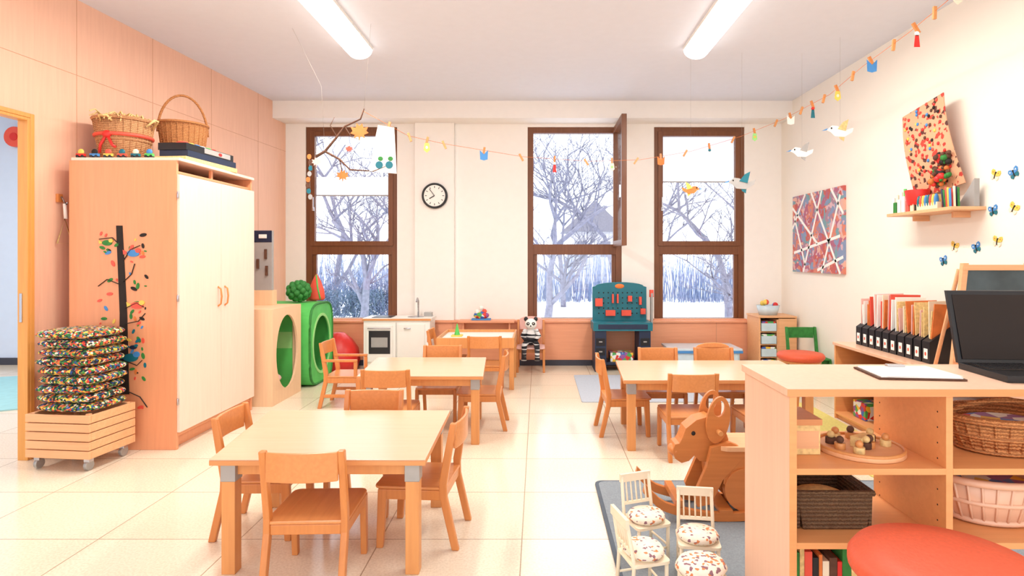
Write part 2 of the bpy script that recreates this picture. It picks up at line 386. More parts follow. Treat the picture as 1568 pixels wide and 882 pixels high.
# tables
def table(name,FL,FR,BR,BL,h=.52,top='top'):
    b=B(); q=[FL,FR,BR,BL]; c=Vector((sum(p[0] for p in q)/4,sum(p[1] for p in q)/4))
    b.prism(q,'xy',h-.006,h,top); b.prism(q,'xy',h-.028,h-.006,'edge')
    ins=[]
    for p in q:
        d=c-Vector(p); px=p[0]+math.copysign(.065,d.x); py=p[1]+math.copysign(.065,d.y); ins.append((px,py))
        b.box(px-.03,px+.03,py-.03,py+.03,0,h-.11,'leg'); b.box(px-.033,px+.033,py-.033,py+.033,h-.11,h-.028,'grey')
    for i in range(4):
        a=Vector(ins[i]);e=Vector(ins[(i+1)%4]); d=(e-a).normalized(); n=Vector((-d.y,d.x))*.011
        a=a+d*.03; e=e-d*.03
        b.prism([a-n,e-n,e+n,a+n],'xy',h-.085,h-.028,'leg')
    return b.obj(name,bev=.004)
table('play_table',(-1.43,2.54),(-.49,2.54),(-.505,3.36),(-1.54,3.36))
table('play_table',(-1.34,4.32),(-.405,4.32),(-.455,5.13),(-1.41,5.13))
table('play_table',(.61,4.18),(2.02,4.18),(2.05,4.98),(.66,4.98))
# white craft table at back
b=B(); b.box(-1.05,-.27,6.15,6.85,.50,.52,'white'); 
for (x0,x1,y0,y1) in ((-1.07,-.25,6.13,6.15),(-1.07,-.25,6.85,6.87),(-1.07,-1.05,6.15,6.85),(-.27,-.25,6.15,6.85)): b.box(x0,x1,y0,y1,.44,.55,'leg')
for x in (-1.04,-.28):
    for y in (6.18,6.82): b.box(x-.025,x+.025,y-.025,y+.025,0,.50,'leg')
b.cyl((-.9,6.5,.52),(-.9,6.5,.66),.035,'green',r2=.004); b.box(-.96,-.84,6.44,6.56,.52,.535,'yellow')
b.obj('craft_table')

# ------------------------------------------------------------------ cupboard
b=B(); X0,X1,Y0,Y1,H=-3.40,-2.62,4.24,5.36,2.10
b.box(X0,X1,Y0,Y0+.025,0,H,'cab'); b.box(X0,X1,Y1-.025,Y1,0,H,'cab'); b.box(X0,X0+.015,Y0+.025,Y1-.025,0,H,'cab')
b.box(X0,X1-.01,Y0+.025,Y1-.025,.09,.115,'cab'); b.box(X0+.015,X1-.05,Y0+.025,Y1-.025,0,.09,'cab')
b.box(X0+.015,X1-.02,Y0+.025,Y1-.025,2.01,2.03,'cab'); b.box(X0+.015,X1+.02,Y0-.0,Y1,H,H+.022,'cabdoor')
b.box(X0+.3,X0+.32,Y0+.025,Y1-.025,2.03,H,'dark')  # dark sheet stands in for the shade inside the top compartment
b.box(X1-.05,X1-.03,Y0+.5,Y0+.53,2.03,H,'cab')
ym=(Y0+Y1)/2
b.box(X1,X1+.022,Y0+.004,ym-.002,.125,2.0,'cabdoor'); b.box(X1,X1+.022,ym+.002,Y1-.004,.125,2.0,'cabdoor')
for y in (ym-.05,ym+.05):
    b.tube([(X1+.02,y,1.0),(X1+.045,y,1.02),(X1+.052,y,1.08),(X1+.045,y,1.14),(X1+.02,y,1.16)],.007,'chair')
for z in (.35,1.1,1.85): b.cyl((X1+.012,Y0-.004,z-.025),(X1+.012,Y0-.004,z+.025),.007,'metal',seg=8)
b.obj('wardrobe_cabinet',bev=.003)
ZT=H+.023
# tree sticker on the side
b=B(); ys=Y0-.004
def P(px,py): return (WX(px,ys),WZ(py,ys))
b.prism([P(222,432),P(234,432),P(243,600),P(247,755),P(228,755),P(229,600)],'xz',ys,Y0-.0005,'dark')
for pts in ([(230,470),(215,455),(190,458)],[(236,500),(250,478),(268,470)],[(230,545),(205,535),(188,548)],[(240,590),(262,580),(275,588)],[(240,620),(265,615),(278,600)],[(238,690),(262,700),(272,690)],[(236,540),(252,525),(258,505)],[(232,640),(210,650),(205,668)],[(246,750),(268,760),(282,780)]):
    b.tube([(P(*p)[0],ys-.001,P(*p)[1]) for p in pts],.005,'dark',seg=6,flat=.6)
rng=random.Random(3); cs=['dgreen','coral','teal','bluep','yellow','coral','dark','orangeleaf','dgreen','dgreen']
for k in range(80):
    px=rng.choice((rng.uniform(190,225),rng.uniform(248,278),rng.uniform(245,280))); py=rng.uniform(440,800)
    if px<228 and py>630: continue
    u,v=P(px,py); r=rng.uniform(.008,.026); a=rng.uniform(0,3)
    b.prism([(u+r*math.cos(t)*math.cos(a)-.5*r*math.sin(t)*math.sin(a),v+r*math.cos(t)*math.sin(a)+.5*r*math.sin(t)*math.cos(a)) for t in [2*math.pi*i/12 for i in range(12)]],'xz',ys-.00002*k,Y0-.0005,rng.choice(cs))
for (px,py,s,c,c2) in ((255,485,.05,'bluep','coral'),(262,585,.05,'coral','yellow'),(250,685,.06,'teal','bluep'),(205,465,.04,'dgreen','yellow'),(255,665,.03,'navy','teal')):
    u,v=P(px,py); b.prism(ell(u,v,s*.9,s*.5,16),'xz',ys-.003,Y0-.0005,c); b.prism(ell(u+s*.7,v+s*.4,s*.4,s*.35,12),'xz',ys-.0035,Y0-.0005,c2); b.prism([(u-s*.7,v),(u-s*1.5,v+s*.5),(u-s*1.4,v-s*.2)],'xz',ys-.003,Y0-.0005,c2)
b.obj('tree_wall_sticker',bev=0)

# baskets
def basket(name,c,r,h,matn,oval=(1,1),handle=0,fill=None,rz=0):
    b=B()
    b.lathe([(r*.72,0),(r*.86,h*.45),(r,h),(r*.94,h),(r*.80,h*.45),(r*.66,.012)],(0,0,0),matn,sx=oval[0],sy=oval[1],seg=36)
    b.tube([(r*oval[0]*math.cos(t),r*oval[1]*math.sin(t),h) for t in [2*math.pi*k/28 for k in range(28)]],.013,matn,closed=True)
    b.tube([(r*.89*oval[0]*math.cos(t),r*.89*oval[1]*math.sin(t),h*.52) for t in [2*math.pi*k/28 for k in range(28)]],.008,matn,closed=True)
    b.tube([(r*.74*oval[0]*math.cos(t),r*.74*oval[1]*math.sin(t),.012) for t in [2*math.pi*k/28 for k in range(28)]],.010,matn,closed=True)
    for k in range(26):
        t=2*math.pi*k/26; b.tube([(r*q*oval[0]*math.cos(t),r*q*oval[1]*math.sin(t),h*w) for q,w in ((.735,.02),(.87,.45),(1.0,.98))],.0045,matn,seg=5)
    if handle:
        b.tube([(r*oval[0]*math.cos(t),0,h*.8+handle*math.sin(t)) for t in [math.pi*k/20 for k in range(21)]],.010,matn)
    if fill=='straw':
        g=random.Random(5)
        for k in range(130):
            a=g.uniform(0,6.28); q=g.uniform(0,r*.85); p=Vector((q*math.cos(a),q*math.sin(a),h*.95+g.uniform(0,.05)))
            ta=a+g.uniform(-1.2,1.2) if math.cos(a)>-.6 else a+3.1
            d=Vector((math.cos(ta),math.sin(ta),g.uniform(-.1,.25))).normalized()*g.uniform(.05,.12)
            b.tube([p,p+d*.5+Vector((0,0,.015)),p+d-Vector((0,0,.02))],.0045,'straw',seg=5)
        b.sph((0,0,h*.88),(r*.85,r*.85,.07),'straw')
        b.tube([(r*.93*math.cos(t),r*.93*math.sin(t),h*.62) for t in [2*math.pi*k/28 for k in range(28)]],.014,'coral',closed=True)
        b.sph((0,-r*.93,h*.6),(.035,.02,.028),'red'); b.tube([(0,-r*.93,h*.6),(-.05,-r*.92,h*.35),(-.06,-r*.88,.06)],.010,'red'); b.tube([(0,-r*.93,h*.6),(.04,-r*.92,h*.35),(.06,-r*.88,.1)],.010,'red')
        b.tube([(r,-.04,h*.85),((r+.05),-.02,h*1.02),((r+.05),.02,h*1.02),(r,.04,h*.85)],.009,'straw')
        b.tube([(-.04,-r*.95,h*.9),(-.03,-r*1.12,h*1.0),(.03,-r*1.12,h*1.0),(.04,-r*.95,h*.9)],.008,'straw')
    if fill=='toys': b.lathe([(.0,h*.8),(r*.6,h*.85),(r*.85,h*.7)],(0,0,0),'toys',sx=oval[0],sy=oval[1])
    return b.obj(name,c,rz,bev=0)
basket('wicker_basket',(-3.225,4.56,ZT),.20,.33,'wickl',fill='straw')
basket('handled_wicker_basket',(-3.02,4.98,ZT),.185,.40,'wick',handle=.33,rz=40,oval=(1,.85))
b=B(); 
b.box(-.33,.33,-.12,.12,0,.035,'straw'); b.box(-.30,.32,-.115,.11,.036,.085,'navy'); b.box(-.31,.29,-.11,.115,.086,.14,'black'); b.box(-.1,.24,-.115,-.11,.095,.135,'greyboard'); b.sph((.1,-.116,.115),(.025,.004,.013),'red')
for k in range(6): b.sph((-.2+.07*k,.0,.155),(.03,.05,.018),['coral','yellow','bluep','white','green','red'][k])
b.obj('board_game_boxes',(-2.735,4.72,ZT),86,bev=.002)
b=B()
for k in range(6):
    x=-.36+.1*k; c=['red','bluep','yellow','coral','teal','green','navy'][k]
    b.box(x-.03,x+.03,-.012,.012,.012,.032,c); b.sph((x,0,.045),(.022,.012,.022),['yellow','dark','coral','teal','cream','bluep'][k])
    for s in (-.018,.018): b.cyl((x+s,-.015,.011),(x+s,.015,.011),.011,'black',seg=12)
b.obj('toy_train',(-2.98,4.275,ZT),0,bev=.002)
# coat hook hanger
b=B(); yy=4.28; xx=-3.78+.0625*yy+.02
b.box(xx-.02,xx,yy-.02,yy+.02,1.80,1.86,'chair'); b.tube([(xx+.005,yy,1.84),(xx+.04,yy,1.78),(xx+.05,yy,1.80)],.006,'metal')
b.tube([(xx+.03,yy,1.79),(xx+.03,yy+.01,1.68)],.012,'paper'); b.tube([(xx+.03,yy,1.68),(xx,yy-.03,1.50),(xx+.06,yy+.03,1.50)],.006,'straw',closed=True)
b.obj('wall_coat_hook',bev=0)

# trolley crate + cushions
b=B(); w,d=.23,.19; z0,z1=.085,.375
for k in range(5):
    za=z0+k*(z1-z0)/5; zb=za+(z1-z0)/5-.006
    b.box(-w,w,-d,-d+.018,za,zb,'crate'); b.box(-w,w,d-.018,d,za,zb,'crate'); b.box(-w,-w+.018,-d+.018,d-.018,za,zb,'crate'); b.box(w-.018,w,-d+.018,d-.018,za,zb,'crate')
b.box(-w+.018,w-.018,-d+.018,d-.018,z0,z0+.02,'crate')
for sx in (-1,1):
    for sy in (-1,1):
        b.box(sx*(w-.035)-.013,sx*(w-.035)+.013,sy*(d-.035)-.013,sy*(d-.035)+.013,z0,z1,'crate')
        b.cyl((sx*(w-.05)-.012,sy*(d-.05),.033),(sx*(w-.05)+.012,sy*(d-.05),.033),.033,'grey',seg=18); b.box(sx*(w-.05)-.02,sx*(w-.05)+.02,sy*(d-.05)-.02,sy*(d-.05)+.02,.055,z0,'metal')
b.obj('toy_trolley_crate',(-3.115,4.00,0),-6,bev=.003)
b=B(); g=random.Random(9); z=.377
for k in range(9):
    h=.060; dx=g.uniform(-.014,.014); dy=g.uniform(-.006,.006)
    b.lathe([(.02,.004),(.17,.003),(.198,.010),(.216,.022),(.220,.031),(.214,.041),(.195,.052),(.16,.060),(.02,.064)],(dx,dy,z),'fabric',seg=40,sx=1,sy=.84); z+=h
for v in b.bm.verts:
    x,y=v.co.x,v.co.y/.84; r=math.hypot(x,y)
    if r>1e-5:
        a=math.atan2(y,x); q=(abs(math.cos(a))**5+abs(math.sin(a))**5)**(-1/5); v.co.x=x*q*.97; v.co.y=y*q*.84*.97
b.obj('cushion_stack',(-3.10,3.99,0),-6,bev=0)

# ------------------------------------------------------------------ left play corner
b=B(); x0,x1,y0,y1,h=-3.22,-2.48,5.46,6.12,.91
N=40
def sq(cx,cy,rx,ry,n): 
    P=[]
    for k in range(n):
        t=2*math.pi*k/n; c,s=math.cos(t),math.sin(t); m_=max(abs(c),abs(s)); P.append((cx+rx*c/m_,cy+ry*s/m_))
    return P
yc=(y0+y1)/2
b.ring(sq(yc,h/2,(y1-y0)/2,h/2,N),ell(yc,.47,.245,.36,N),'yz',x1-.02,x1,'cube')
b.box(x0,x1-.02,y0,y0+.02,0,h,'cube'); b.box(x0,x1-.02,y1-.02,y1,0,h,'cube'); b.box(x0,x1-.02,y0+.02,y1-.02,h-.02,h,'cube'); b.box(x0,x1-.02,y0+.02,y1-.02,0,.03,'cube'); b.box(x0,x0+.015,y0+.02,y1-.02,.03,h-.02,'green')
b.box(x0+.015,x1-.08,y1-.032,y1-.02,.03,h-.02,'green'); b.box(x0+.015,x1-.08,y1-.034,y1-.032,.45,.62,'lgreen')
b.sph((-2.85,yc,.1),(.28,.25,.09),'coral'); b.sph((-2.95,yc+.10,.26),(.2,.12,.14),'lgreen'); b.sph((-2.72,yc+.02,.19),(.16,.15,.06),'pink')
b.obj('wooden_play_cube',bev=.004)
b=B(); b.box(-3.20,-2.70,5.95,6.05,h,h+.15,'cube'); b.box(-3.20,-2.72,5.98,6.02,h+.15,h+.76,'greyboard'); b.box(-3.20,-2.72,5.975,5.98,h+.64,h+.76,'navy')
for (u,v) in ((-2.77,.35),(-2.86,.42),(-2.78,.52)): b.box(u-.012,u+.012,5.96,5.98,h+v-.05,h+v+.05,'brown')
b.box(-2.85,-2.77,5.965,5.975,h+.68,h+.72,'white')
b.obj('activity_board')
b=B(); x0,x1,y0,y1,h=-3.12,-2.42,6.20,6.88,.90; yc=(y0+y1)/2
def sup(cy,cz,ry,rz_,n,p=4):
    return [(cy+ry*math.copysign(abs(math.cos(t))**(2/p),math.cos(t)),cz+rz_*math.copysign(abs(math.sin(t))**(2/p),math.sin(t))) for t in [2*math.pi*k/n for k in range(n)]]
O=sup(yc,h/2,(y1-y0)/2,h/2,48,4.5); O2=sup(yc,h/2,(y1-y0)/2-.008,h/2-.008,48,4.5)
b.ring(O,ell(yc,.44,.25,.31,48),'yz',x1-.012,x1,'green'); b.ring(O,O2,'yz',x0,x1-.012,'green'); b.prism(O2,'yz',x0,x0+.01,'lgreen')
b.ring(ell(yc,.44,.275,.335,48),ell(yc,.44,.245,.305,48),'yz',x1,x1+.008,'lgreen')
b.tube([(x1,p[0],p[1]+.0) for p in sup(yc,h/2,(y1-y0)/2-.005,h/2-.012,48,4.5)],.013,'dgreen',closed=True)
for k in range(5): b.sph((x1-.25,yc-.2+.1*k,.10),.05,['red','yellow','bluep','green','coral'][k])
b.box(x1-.4,x1-.1,yc-.22,yc+.22,.03,.05,'dgreen')
b.obj('popup_play_tent',bev=0)
b=B()
for k in range(40):
    a=k*2.399; zz=1-2*(k+.5)/40; r=math.sqrt(1-zz*zz); b.sph((.105*r*math.cos(a),.105*r*math.sin(a),.125+.09*zz),.036,'dgreen',seg=8)
b.sph((0,0,.125),(.11,.11,.1),'dgreen'); b.obj('green_knotted_cushion',(WX(572,6.45),6.45,.90),bev=0)
b=B(); b.lathe([(.08,0.005),(.095,.03),(.085,.12),(.05,.22),(.015,.29),(0.001,.30)],(0,0,0),'coral',sx=1,sy=.6); b.tube([(.06,-.05,.02),(.03,-.05,.15),(0,-.01,.29)],.008,'green'); b.obj('red_felt_hat',(WX(606,6.65),6.65,.905),bev=0)
b=B(); b.lathe([(.10,0),(.23,.02),(.25,.12),(.23,.26),(.16,.38),(.07,.46),(.01,.47)],(0,0,0),'red',seg=24); 
g=random.Random(4)
for v in b.bm.verts: v.co+=Vector((g.uniform(-.012,.012),g.uniform(-.012,.012),0))
b.obj('red_bean_bag',(-2.47,7.25,0),bev=0)

# play kitchen
b=B(); x0,x1,y0,y1=-2.13,-1.32,7.12,7.50
b.box(x0,x1,y0+.02,y1,.06,.62,'white'); b.box(x0-.015,x1+.015,y0,y1,.62,.65,'white'); b.box(x0-.015,x1+.015,y0-.003,y0,.622,.648,'edge')
b.box(x0+.04,x0+.36,y0,y0+.02,.12,.56,'white'); b.box(x0+.07,x0+.33,y0-.006,y0,.22,.50,'black'); b.box(x0+.10,x0+.30,y0-.009,y0-.006,.30,.42,'greyboard')
b.box(x0+.06,x0+.34,y0-.03,y0-.018,.525,.54,'metal'); b.box(x0+.42,x0+.75,y0,y0+.02,.12,.58,'white'); b.cyl((x0+.5,y0-.02,.53),(x0+.58,y0-.02,.53),.008,'metal')
b.box(x0+.395,x0+.40,y0+.015,y0+.021,.08,.6,'greyboard')
for sx in (x0+.03,x1-.03):
    for sy in (y0+.05,y1-.03): b.box(sx-.02,sx+.02,sy-.02,sy+.02,0,.06,'grey')
b.box(x0+.08,x0+.32,y0+.08,y0+.32,.65,.655,'black'); b.lathe([(.10,0),(.1,.006),(.08,.006),(.07,.001)],(x0+.6,y0+.2,.65),'metal')
b.tube([(x1-.2,y1-.08,.65),(x1-.2,y1-.08,.84),(x1-.2,y1-.13,.88),(x1-.2,y1-.19,.84)],.011,'metal'); b.box(x1-.12,x1-.02,y1-.12,y1-.05,.65,.70,'grey')
b.obj('play_kitchen')

# wall ledge with toy
b=B(); b.box(-1.0,-.30,7.30,7.515,.575,.60,'wain'); b.box(-.95,-.93,7.34,7.515,.45,.575,'wain'); b.box(-.37,-.35,7.34,7.515,.45,.575,'wain'); b.obj('wall_ledge')
b=B(); b.sph((0,0,.06),(.10,.05,.05),'toys'); b.sph((-.05,0,.1),.035,'white'); b.sph((.04,0,.11),.03,'coral'); b.sph((0,0,.15),.03,'white'); b.box(-.12,.12,-.05,.05,0,.02,'bluep'); b.obj('toy_boat_figures',(-.72,7.42,.601),bev=.002)

# clock
b=B(); cx,cz=-1.335,2.19; yf=YB-.071
b.cyl((cx,yf-.035,cz),(cx,yf,cz),.165,'black',seg=48); b.cyl((cx,yf-.038,cz),(cx,yf-.034,cz),.138,'paper',seg=48)
b.tube([(cx+.152*math.cos(t),yf-.036,cz+.152*math.sin(t)) for t in [2*math.pi*k/48 for k in range(48)]],.014,'black',closed=True)
for k in range(12):
    t=k*math.pi/6; b.box(cx+.112*math.sin(t)-.004,cx+.112*math.sin(t)+.004,yf-.041,yf-.038,cz+.112*math.cos(t)-.012,cz+.112*math.cos(t)+.012,'black',rot=(0,k*30,0))
for L,ang,wd in ((.075,-120,.006),(.11,-38,.004)):
    t=math.radians(ang); b.tube([(cx,yf-.044,cz),(cx+L*math.sin(t),yf-.044,cz+L*math.cos(t))],wd,'black',seg=6)
b.obj('wall_clock',bev=0)

# plush on pink chair
b=B()
b.sph((0,0,.11),(.085,.075,.11),'zebra'); b.sph((0,-.02,.27),(.075,.07,.068),'paper'); 
for s in (-1,1):
    b.sph((s*.06,-.01,.33),(.025,.015,.03),'black'); b.sph((s*.032,-.08,.28),(.022,.012,.02),'black'); b.sph((s*.032,-.090,.283),.007,'paper',seg=8)
    b.tube([(s*.06,-.02,.19),(s*.10,-.07,.13),(s*.06,-.12,.09)],[.034,.028,.026],'zebra',seg=10)
    b.tube([(s*.05,-.03,.045),(s*.075,-.20,.04),(s*.08,-.245,-.06),(s*.08,-.245,-.14)],[.04,.034,.03,.034],'zebra',seg=10)
b.sph((0,-.09,.25),(.028,.03,.02),'paper'); b.sph((0,-.118,.257),.010,'black',seg=8)
b.obj('striped_plush_toy',(-.09,7.24,.302),bev=0)

# toy workbench
b=B(); x0,x1,y0,y1=.69,1.37,7.10,7.46
for x in (x0,x1-.14): b.box(x,x+.14,y0+.02,y1,0,.50,'navy')
for x in (x0,x1-.14):
    for z in (.08,.2,.32): b.box(x+.015,x+.125,y0+.012,y0+.02,z,z+.09,'black'); b.box(x+.05,x+.09,y0,y0+.012,z+.04,z+.055,'grey')
b.box(x0+.14,x1-.14,y0+.05,y1,.08,.11,'navy'); b.box(x0+.2,x1-.2,y0+.1,y1-.05,.11,.22,'toys')
b.box(x0-.02,x1+.02,y0,y1,.50,.60,'teal'); b.box(x0+.04,x1-.04,y0-.004,y0,.52,.58,'navy')
pts=[(x0,.60),(x1,.60),(x1,1.02)]+[( (x0+x1)/2+(x1-x0)/2*.9*math.cos(t),1.03+.05*math.sin(t)) for t in [math.pi*k/10 for k in range(11)]]+[(x0,1.02)]
b.prism(pts,'xz',y1-.06,y1,'teal')
b.sph(((x0+x1)/2,y1-.062,1.03),(.06,.01,.03),'orangeleaf')
for i in range(10):
    for j in range(5): b.box(x0+.07+i*.06,x0+.085+i*.06,y1-.063,y1-.06,.68+j*.065,.695+j*.065,'dark')
for (u,v,w,h_) in ((.03,.78,.09,.14),(.16,.66,.12,.1),(.36,.66,.12,.1),(.58,.8,.03,.14),(.24,.82,.02,.16),(.30,.82,.02,.16),(.44,.84,.05,.1),(.6,.68,.06,.10)):
    b.box(x0+u,x0+u+w,y1-.12,y1-.063,v,v+h_*.7,'coral')
b.box(x1+.03,x1+.055,y1-.2,y1-.14,.5,.95,'grey'); b.box(x1+.0,x1+.05,y1-.2,y1-.14,.52,.56,'teal'); b.cyl((x1+.042,y1-.17,.90),(x1+.042,y1-.17,.99),.028,'coral')
b.obj('toy_workbench',bev=.004)

# clear storage box + small cabinet
b=B(); x0,x1,y0,y1=1.58,2.42,6.98,7.42
b.ring(rrect(x0,x1,y0,y1,.05),rrect(x0+.01,x1-.01,y0+.01,y1-.01,.045),'xy',.02,.28,'plastic'); b.box(x0+.02,x1-.02,y0+.02,y1-.02,0.0,.02,'plastic'); b.box(x0-.015,x1+.015,y0-.015,y1+.015,.28,.305,'plastic'); b.box(x0+.03,x1-.03,y0+.03,y1-.03,.02,.2,'toys')
b.box(x0-.02,x1+.02,y0-.02,y0+.005,.25,.28,'bluep')
b.obj('storage_box')
b=B(); x0,x1,y0,y1,h=2.68,3.14,7.10,7.50,.66
b.box(x0,x0+.02,y0,y1,0,h,'crate'); b.box(x1-.02,x1,y0,y1,0,h,'crate'); b.box(x0+.22,x0+.24,y0,y1,0,h-.02,'crate'); b.box(x0-.01,x1,y0-.01,y1,h,h+.02,'crate'); b.box(x0+.02,x1-.02,y1-.015,y1,0,h,'crate')
b.box(x0+.24,x1-.02,y0-.003,y0+.012,.02,h-.01,'crate')
for k in range(4):
    z=.03+.155*k; b.box(x0+.02,x1-.02,y0+.01,y1-.015,z-.015,z,'crate'); b.box(x0+.03,x0+.21,y0-.01,y1-.05,z+.005,z+.10,'plastic'); b.box(x0+.04,x0+.20,y0,y1-.06,z+.10,z+.12,'toys')
b.obj('small_cabinet')
b=B(); b.lathe([(.10,0),(.13,.12),(.12,.12),(.09,.01)],(0,0,0),'plastic',sx=1.1,sy=.8)
for k in range(9): b.sph((.09*math.cos(k*2.1),.05*math.sin(k*2.1),.12+.02*(k%3)),.035,['red','bluep','yellow','coral','green'][k%5],seg=10)
b.obj('toy_bowl',(2.86,7.28,.681),bev=0)

# round stools
def stool(name,loc,r,h):
    b=B(); b.lathe([(.01,h-.075),(r*.9,h-.075),(r,h-.05),(r,h-.03),(r*.93,h-.008),(r*.6,h),(.01,h+.003)],(0,0,0),'orangered',seg=40)
    b.lathe([(.01,h-.10),(r*.85,h-.10),(r*.85,h-.075),(.01,h-.075)],(0,0,0),'leg',seg=32)
    for k in range(4):
        a=math.pi/4+k*math.pi/2; b.cyl((r*.62*math.cos(a),r*.62*math.sin(a),h-.1),(r*.8*math.cos(a),r*.8*math.sin(a),0),.02,'leg',r2=.016)
    for k in range(4):
        a=math.pi/4+k*math.pi/2; c=a+math.pi/2; b.cyl((r*.7*math.cos(a),r*.7*math.sin(a),h*.4),(r*.7*math.cos(c),r*.7*math.sin(c),h*.4),.011,'leg',seg=10)
    b.obj(name,loc,bev=0)
stool('round_stool',(2.70,6.02,0),.23,.42)
stool('round_stool',(1.03,1.47,0),.225,.645)

# ------------------------------------------------------------------ low bookcase on right wall
b=B(); x0,x1,y0,y1,h=2.58,3.15,3.05,5.10,.66
b.box(x0-.01,x1,y0,y1+.01,h-.025,h,'top')
for y in (y0,(y0+y1)/2-.01,y1-.02): b.box(x0,x1,y,y+.02,0,h-.025,'shelfin')
b.box(x0,x1,y0+.02,y1-.02,.04,.06,'shelfin'); b.box(x0,x1,y0+.02,y1-.02,.33,.35,'shelfin'); b.box(x1-.01,x1,y0+.02,y1-.02,.06,h-.025,'shelfin')
b.box(x0+.02,x0+.04,y0+.02,y1-.02,0,.04,'shelfin')
b.obj('wall_bookcase')
b=B()
for k,y in enumerate((4.85,4.45,4.25,3.75,3.3)):
    b.box(2.66,2.98,y-.09,y+.09,.352,.44+.04*(k%2),['wick2','dark','toys','plastic','coral'][k]); b.box(2.66,3.0,y-.09,y+.09,.062,.2,['toys','wick2','paper','coral','navy'][k])
b.obj('shelf_storage_bins')
b=B(); g=random.Random(12)
for k in range(10):
    y=4.93-.095*k; 
    b.prism([(2.70,0),(2.98,0),(2.98,.29),(2.90,.29),(2.70,.15)],'xz',y-.04,y+.04,'black')
    b.box(2.697,2.70,y-.02,y+.02,.03,.10,'paper'); b.sph((2.696,y,.065),(.002,.010,.014),'coral',seg=8)
    for j in range(3):
        c=g.choice(['coral','orangeleaf','pink','paper','straw','cream','pink']); hh=g.uniform(.34,.45)
        b.box(2.73,2.96,y-.03+.02*j,y-.022+.02*j,.16,hh,c,rot=(g.uniform(-4,4),g.uniform(-3,3),0))
b.obj('magazine_file_row',(0,0,.661),bev=.002)
# tabletop easel chalkboard
b=B(); Z=.661
def leg(xa,xb): b.prism([(xa,Z),(xa+.035,Z),(xb+.035,Z+.70),(xb,Z+.70)],'xz',3.66,3.69,'crate')
leg(2.585,2.66); leg(3.12,3.06)
b.box(2.64,3.11,3.655,3.69,Z+.09,Z+.12,'crate'); b.box(2.66,3.10,3.655,3.69,Z+.655,Z+.69,'crate'); b.box(2.60,3.12,3.62,3.66,Z+.085,Z+.10,'crate')
b.box(2.66,3.09,3.665,3.68,Z+.12,Z+.655,'chalk')
for sx in (2.66,3.06): b.tube([(sx,3.70,Z+.66),(sx,3.92,Z+.012)],.012,'crate',seg=6)
for k in range(3): b.tube([(2.72+.04*i,3.662,Z+.25+.1*k+.05*math.sin(i*1.7+k)) for i in range(8)],.003,'paper',seg=5)
b.obj('tabletop_chalkboard_easel')

# painting
b=B(); xa=XR-.03
b.box(xa,XR-.001,6.04,7.24,1.22,2.14,'paint')
for (a,c) in (((6.1,1.22),(6.75,2.14)),((6.5,1.22),(6.1,2.05)),((6.95,1.22),(6.5,2.14)),((7.2,1.45),(6.1,1.62)),((7.24,2.0),(6.6,1.55)),((7.2,1.9),(6.9,1.3)),((6.3,2.14),(6.04,1.85)),((6.9,2.14),(7.24,1.75)),((6.04,1.4),(6.6,1.25))):
    a=Vector(a);c=Vector(c); d=(c-a).normalized(); n=Vector((-d.y,d.x))*.016; b.prism([a-n,c-n,c+n,a+n],'yz',xa-.002,xa,'paper')
b.obj('abstract_wall_painting',bev=.002)

# wall shelf + supplies + collage
b=B(); b.box(2.93,XR,4.15,4.92,1.735,1.76,'crate'); b.box(3.05,XR,4.3,4.32,1.69,1.735,'crate'); b.box(3.05,XR,4.75,4.77,1.69,1.735,'crate'); b.obj('wall_shelf')
b=B(); Z=1.761
for k in range(5): b.box(2.96,3.06,4.84-.055*k,4.88-.055*k,Z,Z+.09+.02*(k%3),['dgreen','white','paper','coral','books'][k])
b.box(2.96,3.05,4.34,4.58,Z,Z+.05,'books'); b.box(2.97,3.05,4.38,4.57,Z+.051,Z+.11,'straw')
b.lathe([(.07,0),(.09,.12),(.08,.12),(.06,.01)],(3.02,4.66,Z+.05),'red'); b.box(2.97,3.07,4.6,4.72,Z,Z+.05,'dark')
for k in range(14): b.cyl((2.96+.006*k,4.20+.025*(k%5),Z),(2.955+.006*k,4.20+.03*(k%5),Z+.13+.01*(k%3)),.008,['bluep','yellow','coral','dgreen','navy','cream','red'][k%7],seg=8)
b.prism([(4.16,Z),(4.34,Z),(4.16,Z+.20)],'yz',3.10,3.14,'greyboard')
for k in range(4): b.cyl((2.98,4.90-.05*k,Z+.0),(2.98,4.90-.05*k,Z+.13+.02*k),.012,['paper','cream','white','green'][k],seg=10)
for k in range(8): b.sph((2.97,4.56-.028*k,Z+.065),(.02,.012,.05),['teal','coral','yellow','bluep'][k%4],seg=8)
b.obj('craft_supplies',bev=.002)
b=B(); n=10; vb=[]
for k in range(n+1):
    t=k/n; z=1.90+.70*t; xx=3.12-.06*math.sin(t*2.2)-.02
    vb.append((xx,z))
ix=b.mi('collage'); rowsA=[];rowsB=[]
for (xx,z) in vb:
    t=(z-1.90)/.70; ya=4.80+.10*t; yb=4.25+.16*t
    rowsA.append([b.bm.verts.new((xx,ya,z-.03)),b.bm.verts.new((xx,yb,z+.04))]); rowsB.append([b.bm.verts.new((xx+.008,ya,z-.03)),b.bm.verts.new((xx+.008,yb,z+.04))])
for k in range(n):
    for R in (rowsA,rowsB):
        f=b.bm.faces.new((R[k][0],R[k][1],R[k+1][1],R[k+1][0])); f.material_index=ix
    for j in (0,1):
        f=b.bm.faces.new((rowsA[k][j],rowsA[k+1][j],rowsB[k+1][j],rowsB[k][j])); f.material_index=ix
for k in (0,n):
    f=b.bm.faces.new((rowsA[k][0],rowsA[k][1],rowsB[k][1],rowsB[k][0])); f.material_index=ix
g=random.Random(15)
for k in range(60): 
    b.sph((3.03+g.uniform(-.02,.03),4.42+max(-.12,min(.12,g.gauss(0,.05))),2.03+g.uniform(-.08,.15)),g.uniform(.012,.028),['brown','brown','dark','red','orangeleaf','dgreen'][k%6],seg=8)
